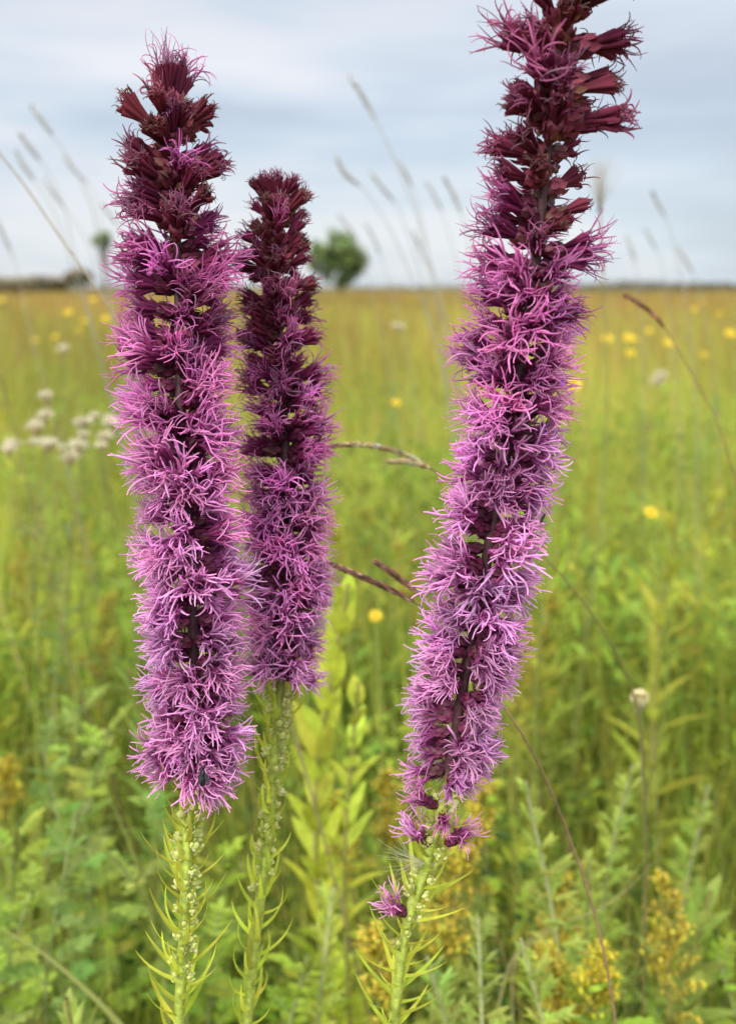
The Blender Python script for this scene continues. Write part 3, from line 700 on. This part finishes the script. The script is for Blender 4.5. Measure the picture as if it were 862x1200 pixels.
def goldenrod(h, r, root, ph_=0.11, wdt=0.022, col=(0.50, 0.34, 0.035)):
    C = plant_curve(h, 0.1, r, 40)
    mb = MB(); v, q = tubes(C[None], np.linspace(0.002, 0.0008, 40)[None], 6); mb.add(v, q, (0.28, 0.25, 0.07)); mb.obj('stem', M_STEM, root)
    nl = 34; f = np.linspace(0.2, 0.86, nl); i = (f*39).astype(int); a = np.arange(nl)*2.4
    o = np.stack([np.cos(a), np.sin(a), np.zeros(nl)], -1)
    v, q = leaves(C[i], o+np.array([0, 0, 0.8]), 0.04*(0.7+0.5*r.random(nl)), 0.007, 0.8, 'lance', 7, 0.3)
    mb = MB(); mb.add(v, q, rep(jit((0.26, 0.31, 0.06), nl, 0.18, r), 21)); mb.obj('leaves', M_LEAF, root)
    mb = MB(); nb = 26
    fb = r.random(nb)**0.8; zb = h-ph_+ph_*fb; a = np.arange(nb)*2.4
    rad = wdt*(1-fb)**0.7+0.003
    st = np.stack([np.interp(zb, C[:, 2], C[:, 0]), np.interp(zb, C[:, 2], C[:, 1]), zb], -1)
    en = st+np.stack([np.cos(a)*rad, np.sin(a)*rad, rad*0.9], -1)
    mid = (st+en)/2+np.array([0, 0, 0.35])*rad[:, None]
    t = np.linspace(0, 1, 6)[None, :, None]
    P = (1-t)**2*st[:, None]+2*t*(1-t)*mid[:, None]+t*t*en[:, None]
    v, q = tubes(P, np.full((nb, 6), 0.0005), 4); mb.add(v, q, (0.3, 0.27, 0.06))
    nfl = 700; k = r.integers(nb, size=nfl); u = 0.15+0.85*r.random((nfl, 1))
    p = (1-u)**2*st[k]+2*u*(1-u)*mid[k]+u*u*en[k]+r.standard_normal((nfl, 3))*0.0016
    v, q = leaves(p, nrm(r.standard_normal((nfl, 3))+[0, 0, 0.8]), 0.0038*(0.6+0.8*r.random(nfl)), 0.0022, 0.3, 'oval', 4, 0.3)
    mb.add(v, q, rep(pick([col, tuple(np.array(col)*0.7), tuple(np.clip(np.array(col)*1.25, 0, .7)), (0.36, 0.33, 0.06)], [4, 2, 2, 2], nfl, 0.15, r), 12))
    mb.obj('flower_plume', M_PETAL, root)

def sage(h, r, root, col=(0.40, 0.47, 0.20), n=84, L=0.029):
    C = plant_curve(h, 0.12, r, 40)
    mb = MB(); v, q = tubes(C[None], np.linspace(0.002, 0.001, 40)[None], 6); mb.add(v, q, (0.42, 0.44, 0.22)); mb.obj('stem', M_STEM, root)
    f = np.linspace(0.25, 0.99, n); i = (f*39).astype(int); a = np.arange(n)*2.4+0.4*r.standard_normal(n)
    o = np.stack([np.cos(a), np.sin(a), np.zeros(n)], -1); d = nrm(o+np.array([0, 0, 1])*np.interp(f, [0.2, 0.9, 1], [0.5, 0.9, 2.5])[:, None])
    Ln = L*np.interp(f, [0.2, 0.6, 1], [1.1, 1.0, 0.55])*(0.75+0.5*r.random(n)); sd_ = perp(d)
    mb = MB(); c = jit(col, n, 0.13, r)
    v, q = leaves(C[i], d, Ln, Ln*0.20, 0.5, 'lance', 6, 0.3); mb.add(v, q, rep(c, 18))
    for fr in (0.3, 0.5, 0.68):                              # side lobes
        for s in (-1, 1):
            b = C[i]+d*(Ln*fr)[:, None]+np.array([0, 0, -0.03])*Ln[:, None]*fr
            v, q = leaves(b, d*0.8+sd_*s*0.7, Ln*(0.5-0.25*fr), Ln*0.13, 0.3, 'lance', 5, 0.2); mb.add(v, q, rep(c*0.97, 15))
    mb.obj('leaves', M_LEAF, root)

def leaflet_plant(h, r, root, col=(0.17, 0.31, 0.13), n=36, L=0.028):
    C = plant_curve(h, 0.2, r, 40)
    mb = MB(); v, q = tubes(C[None], np.linspace(0.002, 0.0008, 40)[None], 6); mb.add(v, q, (0.24, 0.28, 0.1))
    f = np.linspace(0.35, 0.99, n); i = (f*39).astype(int); a = np.arange(n)*2.4+0.4*r.standard_normal(n)
    o = np.stack([np.cos(a), np.sin(a), np.zeros(n)], -1); d = nrm(o+np.array([0, 0, 1])*np.interp(f, [0.3, 0.9, 1], [0.3, 0.7, 1.8])[:, None])
    Ln = L*(0.7+0.5*r.random(n)); sd_ = perp(d)
    t = np.linspace(0, 1, 5)[None, :, None]
    P = C[i][:, None]+d[:, None]*t*Ln[:, None, None]+np.array([0, 0, -0.25])*(t**2)*Ln[:, None, None]
    v, q = tubes(P, np.full((n, 5), 0.0005), 4); mb.add(v, q, (0.24, 0.30, 0.1)); mb.obj('stem', M_STEM, root)
    mb = MB(); c = jit(col, n, 0.2, r)
    for fr in (0.3, 0.52, 0.74, 0.93):
        for s in (-1, 1):
            b = C[i]+d*(Ln*fr)[:, None]+np.array([0, 0, -0.25])*(Ln*fr*fr)[:, None]
            v, q = leaves(b, d*0.6+sd_*s+r.standard_normal((n, 3))*0.12, Ln*0.32*(0.85+0.3*r.random(n)), Ln*0.19, 0.25, 'oval', 6, 0.25)
            mb.add(v, q, rep(np.clip(c*(0.9+0.2*r.random((n, 1))), 0, 0.8), 18))
    b = P[:, -1]; v, q = leaves(b, d, Ln*0.34, Ln*0.2, 0.3, 'oval', 6, 0.25); mb.add(v, q, rep(c, 18))
    mb.obj('leaves', M_LEAF, root)

def put(kind, name, label, cat, px, py, z, seed, group=None, **kw):
    loc, h = frame_at(px, py, z)
    root = thing(name, label, cat, loc, group); kind(h, np.random.default_rng(seed), root, **kw); root.rotation_euler.z = (seed*1.7) % 6.28
    return root
put(leafy_goldenrod, 'leafy_plant', 'bright yellow green leafy plant standing upright between the middle and right spikes', 'plant', 408, 684, .56, 71, up=2.4, L0=0.046, W0=0.011, nl=70, leaf=(0.56, 0.63, 0.08))
put(leafy_goldenrod, 'leafy_plant', 'lower yellow green leafy plant in front of the bright upright one beside the middle stem', 'plant', 420, 800, .56, 72, L0=0.036, W0=0.010, leaf=(0.52, 0.60, 0.08))
put(leafy_goldenrod, 'leafy_plant', 'pale green leafy shoot poking up at the bottom left corner', 'plant', 78, 1170, .46, 73, L0=0.03, W0=0.006, nl=60, leaf=(0.42, 0.50, 0.12))
put(leafy_goldenrod, 'leafy_plant', 'soft green feathery shoot left of the left spike at its lower flowers', 'plant', 152, 785, .78, 74, L0=0.05, W0=0.007, nl=60, leaf=(0.28, 0.38, 0.08))
put(leafy_goldenrod, 'leafy_plant', 'light green leafy shoot near the bottom right corner', 'plant', 832, 1045, .58, 75, L0=0.05, W0=0.011, leaf=(0.36, 0.45, 0.10))
put(leafy_goldenrod, 'leafy_plant', 'slim light green shoot right of the right spike beside the lowest lone yellow flower', 'plant', 800, 590, 1.0, 76, L0=0.07, W0=0.010, leaf=(0.34, 0.42, 0.08), up=1.6)
put(leafy_goldenrod, 'leafy_plant', 'slim yellow green shoot just right of the right spike at middle height', 'plant', 655, 625, .95, 77, L0=0.06, W0=0.010, leaf=(0.38, 0.44, 0.06), up=1.6)
MP = 'slim leafy plants out in the grass'
r_ = np.random.default_rng(404)
for k in range(16):
    z = 0.8+1.4*r_.random(); px = r_.choice([r_.uniform(385, 520), r_.uniform(620, 862), r_.uniform(0, 150), r_.uniform(600, 862)])
    py = 337+(0.20+0.12*r_.random())/z*F_PX
    put(leafy_goldenrod, 'leafy_plant', 'slim pale green leafy plant blurred in the grass behind the spikes', 'plant', px, py, z, 500+k, MP, L0=0.06, W0=0.011, nl=40,
        leaf=[(0.38, 0.46, 0.07), (0.44, 0.46, 0.06), (0.32, 0.42, 0.10)][k % 3], up=1.3)
GR = 'goldenrod plants among the bottom leaves'
for k, (px, py, z, ph_, wd_, lb) in enumerate([
    (572, 915, .56, .12, .022, 'tall ochre goldenrod plume right of the lower right spike'),
    (545, 1000, .54, .09, .018, 'ochre goldenrod plume close behind the lower stem of the right spike'),
    (655, 1030, .58, .09, .016, 'loose ochre goldenrod plume behind the long diagonal grass stem'),
    (778, 1030, .56, .09, .018, 'ochre goldenrod plume beside the upright dark stem at bottom right'),
    (712, 1118, .50, .07, .016, 'bright yellow goldenrod tip at the bottom edge by the diagonal stem'),
    (430, 1085, .50, .08, .014, 'slender yellow goldenrod tip left of the right spike stem near the bottom'),
    (640, 1118, .52, .07, .014, 'short goldenrod plume below the sage at the bottom right of centre'),
    (448, 905, .66, .10, .018, 'ochre goldenrod plume between the middle and right spike stems'),
    (385, 935, .64, .08, .016, 'dull ochre goldenrod plume right of the middle spike stem'),
    (10, 895, .70, .05, .016, 'small yellow goldenrod plume at the left edge above the leaflets')]):
    put(goldenrod, 'goldenrod', lb, 'wildflower', px, py, z, 80+k, GR, ph_=ph_, wdt=wd_, col=(0.64, 0.51, 0.06) if k != 4 else (0.70, 0.58, 0.05))
MG = 'hazy goldenrod plumes out in the grass'
for k, (px, py, z) in enumerate([(385, 600, 1.2), (420, 570, 1.5), (650, 700, .95), (610, 740, .85), (690, 560, 1.6), (20, 640, 1.2), (90, 600, 1.5), (800, 690, 1.1), (465, 640, 1.1), (840, 560, 1.7), (130, 700, 1.0)]):
    put(goldenrod, 'goldenrod', 'hazy ochre goldenrod plume blurred in the grass behind the spikes', 'wildflower', px, py, z, 300+k, MG, ph_=.14, wdt=.03, col=(0.50, 0.42, 0.05))
SG = 'pale grey green sage plants at the bottom right'
for k, (px, py, z, lb) in enumerate([
    (615, 915, .54, 'tall pale sage plant with a pointed top right of the right spike'),
    (742, 895, .60, 'leafy sage plant with a grey budded tip right of the diagonal grass stem'),
    (560, 1075, .50, 'feathery pale sage plant right of the right spike stem at the bottom'),
    (690, 1010, .60, 'sage plant half hidden behind the diagonal grass stem'),
    (610, 1100, .48, 'low sage plant under the dry pale blade'),
    (500, 1120, .50, 'feathery sage plant directly behind the foot of the right spike'),
    (390, 1040, .58, 'soft sage plant between the middle and right stems near the bottom'),
    (830, 920, .75, 'hazy sage plant at the right edge behind the goldenrod')]):
    put(sage, 'sage_plant', lb, 'plant', px, py, z, 100+k, SG, col=[(0.50, 0.58, 0.13), (0.46, 0.56, 0.12), (0.43, 0.54, 0.14)][k % 3])
LF = 'leaflet plants at the bottom left'
for k, (px, py, z, lb) in enumerate([
    (95, 810, .72, 'tallest bluish leaflet plant at the left'),
    (128, 850, .68, 'bluish leaflet plant right of the tallest one at left'),
    (50, 870, .70, 'bluish leaflet plant near the small goldenrod at the left edge'),
    (165, 930, .62, 'bluish leaflet plant close to the left spike stem'),
    (20, 960, .62, 'bluish leaflet plant at the left edge under the small goldenrod'),
    (90, 950, .60, 'bluish leaflet plant in the middle of the left leaflet clump'),
    (140, 1010, .58, 'lower leaflet plant beside the left spike stem'),
    (45, 1030, .56, 'lower leaflet plant above the broad slanting blade'),
    (262, 1000, .62, 'dark leaflet plant between the left and middle stems'),
    (250, 1100, .58, 'leaflet plant low between the left and middle stems'),
    (360, 1120, .56, 'leaflet plant right of the middle stem at the bottom'),
    (680, 1150, .50, 'leaflet plant at the bottom edge right of centre'),
    (840, 1120, .58, 'leaflet plant in the bottom right corner')]):
    put(leaflet_plant, 'leaflet_plant', lb, 'plant', px, py, z, 120+k, LF, col=[(0.30, 0.42, 0.085), (0.33, 0.44, 0.07), (0.27, 0.39, 0.10)][k % 3] if k < 8 else (0.30, 0.41, 0.055))

# yellow composite flowers
def yellow_flower(h, dia, r, root):
    C = plant_curve(h, 0.1, r, 24)
    mb = MB(); v, q = tubes(C[None], np.linspace(0.0016, 0.0009, 24)[None], 5); mb.add(v, q, (0.22, 0.27, 0.06)); mb.obj('stem', M_STEM, root)
    nf = 13; a = np.arange(nf)/nf*6.283; o = np.stack([np.cos(a), np.sin(a), np.full(nf, 0.25)], -1)
    tilt = np.array(Matrix.Rotation(R(38), 3, 'X'))
    v, q = leaves(o*dia*0.09, o, dia*0.42, dia*0.17, 0.35, 'oval', 6, 0.2)
    mb = MB(); mb.add(v@tilt.T+[0, 0, h], q, rep(jit((0.80, 0.58, 0.03), nf, 0.08, r), 18)); mb.obj('petals', M_PETAL, root)
    v, q = blob((0, 0, dia*0.05), (dia*0.13, dia*0.13, dia*0.09), 10, 7)
    mb = MB(); mb.add(v@tilt.T+[0, 0, h], q, (0.45, 0.25, 0.03)); mb.obj('disc', M_PETAL, root)
YG = 'yellow flowers dotting the meadow'
for k, (px, py, z, dia, lb) in enumerate([
    (671, 451, .62, .017, 'yellow flower touching the right edge of the right spike'),
    (762, 601, .85, .018, 'lone yellow flower right of the right spike, lowest on the right'),
    (464, 472, 1.3, .018, 'small yellow flower in the grass between the middle and right spikes'),
    (440, 722, .80, .016, 'upright yellow flower beside the top of the bright leafy plant'),
    (711, 397, 1.7, .028, 'yellow flower first right of the right spike under the nodding grass head'),
    (736, 396, 1.8, .030, 'yellow flower directly below the nodding brown grass head'),
    (738, 414, 1.9, .028, 'yellow flower just beneath the one under the nodding head'),
    (783, 402, 1.9, .028, 'yellow flower behind the stem of the nodding grass head'),
    (855, 391, 1.5, .026, 'bright yellow flower at the right edge of the field'),
    (824, 416, 2.4, .024, 'small dull yellow flower left of the one at the right edge'),
    (760, 388, 2.6, .028, 'faint yellow flower among the cluster right of the right spike'),
    (80, 366, 2.3, .030, 'brightest yellow flower in the field left of the left spike'),
    (109, 351, 2.9, .030, 'highest yellow flower at left, close under the dark shrub'),
    (124, 374, 2.4, .030, 'yellow flower at left nearest the left spike'),
    (100, 376, 3.2, .028, 'small yellow flower between the two larger ones at left'),
    (41, 399, 3.0, .028, 'dull greenish yellow flower far left in the field'),
    (65, 395, 3.0, .026, 'dull yellow flower beside the greenish one far left'),
    (2, 352, 3.0, .030, 'yellow flower at the left edge under the horizon')]):
    loc, h = frame_at(px, py, z); rt = thing('yellow_flower', lb, 'wildflower', loc, YG)
    yellow_flower(h, dia*0.8, np.random.default_rng(200+k), rt)
proto = None
rr = np.random.default_rng(77)
for k in range(46):
    Y = 3.0+9*rr.random()**1.3; x = (rr.random()*2-1)*0.45*Y; sclr = 0.9+0.2*rr.random()
    if k > 28: x = abs(x)*0.9+0.06*Y
    if proto is None:
        proto = thing('yellow_flower', 'tiny blurred yellow flower in the distant yellow brown band of the meadow', 'wildflower', (x, Y, 0), 'tiny far yellow flowers')
        yellow_flower(0.70, .026, rr, proto)
    else: dup(proto, (x, Y, 0), rr.random()*1.2-0.6, sclr)

# pale fuzzy white flowers at the left and a few scattered
def fuzzy_plant(h, r, root, n=7, spread=0.05, size=0.010):
    size0 = size
    C = plant_curve(h-0.04, 0.1, r, 24)
    sm = MB(); v, q = tubes(C[None], np.linspace(0.0010, 0.0007, 24)[None], 5); sm.add(v, q, (0.30, 0.32, 0.10))
    hd = []
    for k in range(n):
        a = k*2.4; rd_ = spread*math.sqrt((k+0.3)/n); e_ = np.array([math.cos(a)*rd_, math.sin(a)*rd_*0.8, h+0.007*r.standard_normal()])
        v, q = tubes(spline([C[18+k % 5], (C[23]+e_)/2+[0, 0, -0.01], e_], 8)[None], np.full((1, 8), 0.0004), 4); sm.add(v, q, (0.30, 0.30, 0.11))
        hd.append(e_)
    nl = 20; f = np.linspace(0.3, 0.95, nl); i = (f*23).astype(int); a = np.arange(nl)*2.4
    o = np.stack([np.cos(a), np.sin(a), np.full(nl, 0.6)], -1)
    v, q = leaves(C[i], o, 0.045, 0.008, 0.7, 'lance', 6, 0.3); lm = MB(); lm.add(v, q, rep(jit((0.2, 0.26, 0.07), nl, .15, r), 18))
    sm.obj('stem', M_STEM, root); lm.obj('leaves', M_LEAF, root)
    for e_ in hd:
        size = size0*r.uniform(0.6, 1.25); tl_ = r.standard_normal(3)*0.35
        m1 = MB(); v, q = blob(e_, (size*0.34, size*0.34, size*0.5), 8, 6); m1.add(v, q, (0.46, 0.34, 0.18))
        hp = m1.obj('flower_head', M_DRY, root)
        ns = 170; d = nrm(r.standard_normal((ns, 3))*[1, 1, 0.28]+[0, 0, 0.55]+tl_)
        v, q, _, _ = strands(np.repeat((e_+[0, 0, size*0.2])[None], ns, 0), d, size*(0.45+0.75*r.random(ns)), 0.00042, 0.00022, 0.5*r.standard_normal(ns), 4, 3, 0, r)
        m2 = MB(); m2.add(v, q, (0.93, 0.88, 0.72)); m2.obj('fluff', M_PETAL, hp)
FG = 'pale fuzzy flower clusters at the left'
for k, (px, py, z, n_, sp, lb) in enumerate([
    (53, 484, .92, 2, .010, 'highest creamy white fuzzy flower cluster at the left, standing apart'),
    (36, 520, .95, 5, .036, 'creamy fuzzy flower cluster nearest the left edge'),
    (88, 522, .90, 6, .034, 'brownish white fuzzy flower cluster in the middle at left'),
    (116, 500, .95, 5, .030, 'white fuzzy flower cluster touching the left spike')]):
    put(fuzzy_plant, 'fuzzy_flower_plant', lb, 'wildflower', px, py, z, 140+k, FG, n=n_, spread=sp, size=.0092)
for k, (px, py, z, lb) in enumerate([
    (465, 388, 1.6, 'small whitish seed tuft in the grass between the middle and right spikes'),
    (73, 407, 1.7, 'small whitish seed tuft left of the left spike below the yellow flowers'),
    (773, 443, 1.7, 'small whitish seed tuft right of the right spike below the yellow flowers')]):
    put(fuzzy_plant, 'fuzzy_flower_plant', lb, 'wildflower', px, py, z, 150+k, 'small whitish seed tufts in the grass', n=2, spread=.008, size=.012)

# cream bud head on a stalk, right
def bud_head(h, r, root):
    C = plant_curve(h-0.012, 0.06, r, 24)
    mb = MB(); v, q = tubes(C[None], np.linspace(0.0012, 0.0009, 24)[None], 6); mb.add(v, q, (0.24, 0.24, 0.09)); mb.obj('stem', M_STEM, root)
    m1 = MB(); v, q = lathe([(0.0008, 0), (0.0022, 0.002), (0.0030, 0.006), (0.0028, 0.010), (0.0005, 0.012)], 10); m1.add(v+[0, 0, h-0.018], q, (0.22, 0.20, 0.10)); 
    nb = 22; a = np.arange(nb)*2.4; o = np.stack([np.cos(a), np.sin(a), np.zeros(nb)], -1); zz = np.linspace(0.001, 0.007, nb)
    v, q = leaves(o*0.0028+np.array([0, 0, 1])*(zz+h-0.018)[:, None], o*0.2+[0, 0, 1.0], 0.004, 0.002, -0.3, 'lance', 4, -0.3, np.cross(o, [0, 0, 1.0])); m1.add(v, q, rep(jit((0.30, 0.28, 0.13), nb, 0.2, r), 12))
    hd = m1.obj('flower_head', M_STEM, root)
    ns = 320; d = nrm(r.standard_normal((ns, 3))*[.8, .8, 0.5]+[0, 0, 0.7])
    v, q = leaves(np.repeat(np.array([[0, 0, h-0.008]]), ns, 0)+d*0.001, d, 0.0050, 0.0010, 0.4, 'oval', 4, 0.2)
    m2 = MB(); m2.add(v, q, rep(jit((0.86, 0.79, 0.52), ns, 0.05, r), 12)); m2.obj('fluff', M_PETAL, hd)
put(bud_head, 'cream_bud', 'cream coloured round bud on a thin stalk where the arching grass stem ends at right', 'wildflower', 750, 804, .56, 161)

# pale bell-shaped seed plume against the sky right of the right spike
def seed_plume(h, r, root):
    C = plant_curve(h-0.05, 0.05, r, 24)
    mb = MB(); v, q = tubes(C[None], np.linspace(0.0009, 0.0008, 24)[None], 6); mb.add(v, q, (0.24, 0.25, 0.10)); mb.obj('stem', M_STEM, root)
    ns = 60; d = nrm(r.standard_normal((ns, 3))*[.28, .28, 0.1]+[0, 0, 1])
    v, q, _, _ = strands(np.repeat(np.array([[0, 0, h-0.05]]), ns, 0), d, 0.035+0.018*r.random(ns), 0.00022, 0.00012, 0.5*r.standard_normal(ns), 6, 3, 0.1, r)
    m1 = MB(); m1.add(v, q, (0.62, 0.58, 0.52)); v, q = blob((0, 0, h-0.05), (0.0022, 0.0022, 0.004), 8, 6); m1.add(v, q, (0.15, 0.12, 0.09)); m1.obj('seed_plume', M_PETAL, root)
put(seed_plume, 'seed_plume_stalk', 'pale wispy seed plume on a dark stalk, in the sky beside the right spike', 'wildflower', 706, 178, .85, 162)

# wisp of seed fluff caught on the right stem
mb = MB(); r = np.random.default_rng(8); p0 = at(497, 1012, .305); ns = 20
d = nrm(np.array([-1.0, 0.1, 0.12])+r.standard_normal((ns, 3))*[0.1, 0.3, 0.28])
v, q, _, _ = strands(np.repeat(p0[None], ns, 0), d, 0.010+0.008*r.random(ns), 0.00009, 0.00005, 0.7*r.standard_normal(ns), 7, 3, 0.1, r)
mb.add(v, q, (0.72, 0.72, 0.55)); o = mb.obj('seed_fluff', M_PETAL, None, p0); o.location = p0
tag(o, 'wisp of fine pale seed hairs caught on the lower stem of the right spike', 'seed fluff')

# two small black insects
def insect(name, label, px, py, z, heading, size, wings):
    p = at(px, py, z); root = thing(name, label, 'insect', p); root.rotation_euler = heading
    mb = MB(); s = size
    for c, rr_ in (((0, 0, 0), (s*.16, s*.22, s*.15)), ((0, -s*.38, -s*.02), (s*.18, s*.30, s*.16)), ((0, s*.28, 0), (s*.12, s*.11, s*.11))):
        v, q = blob(c, rr_, 10, 7); mb.add(v, q, (0.012, 0.012, 0.016))
    for sx in (-1, 1):
        for k in range(3):
            v, q = tubes(np.array([[(sx*s*.1, s*(.12-.12*k), -s*.08), (sx*s*.3, s*(.18-.18*k), -s*.02), (sx*s*.42, s*(.22-.24*k), -s*.25)]]), np.full((1, 3), s*.02), 4); mb.add(v, q, (0.012, 0.012, 0.014))
        v, q = tubes(np.array([[(sx*s*.05, s*.36, s*.05), (sx*s*.12, s*.48, s*.1), (sx*s*.16, s*.6, s*.06)]]), np.full((1, 3), s*.013), 4); mb.add(v, q, (0.012, 0.012, 0.014))
    mb.obj('body', M_BUG, root)
    if wings:
        for sx in (-1, 1):
            v, q = leaves(np.array([[sx*s*.08, 0, s*.14]]), np.array([[sx*.35, -1, .15]]), s*.62, s*.2, 0.1, 'oval', 7, 0.05, np.array([[1.0, 0, 0]]))
            w_ = MB(); w_.add(v, q, (0.018, 0.018, 0.025)); w_.obj('wing', M_BUG, root)
insect('bee', 'small black bee clinging to the lowest flowers of the left spike', 238, 906, .290, (R(65), R(10), R(20)), 0.0062, True)
insect('beetle', 'tiny black beetle on the right side of the right spike', 636, 606, .279, (R(60), 0, R(-70)), 0.0030, False)

# ------------------------------------------------------------------ render settings
sc.render.engine = 'CYCLES'
sc.view_settings.view_transform = 'Standard'; sc.view_settings.look = 'None'
sc.view_settings.gamma = 1; sc.view_settings.use_curve_mapping = False
sc.view_settings.exposure = 0.74
sc.cycles.use_denoising = True
try: sc.cycles.denoiser = 'OPENIMAGEDENOISE'
except Exception: pass
sc.cycles.max_bounces = 6; sc.cycles.diffuse_bounces = 4; sc.cycles.transmission_bounces = 4
sc.cycles.caustics_reflective = False; sc.cycles.caustics_refractive = False
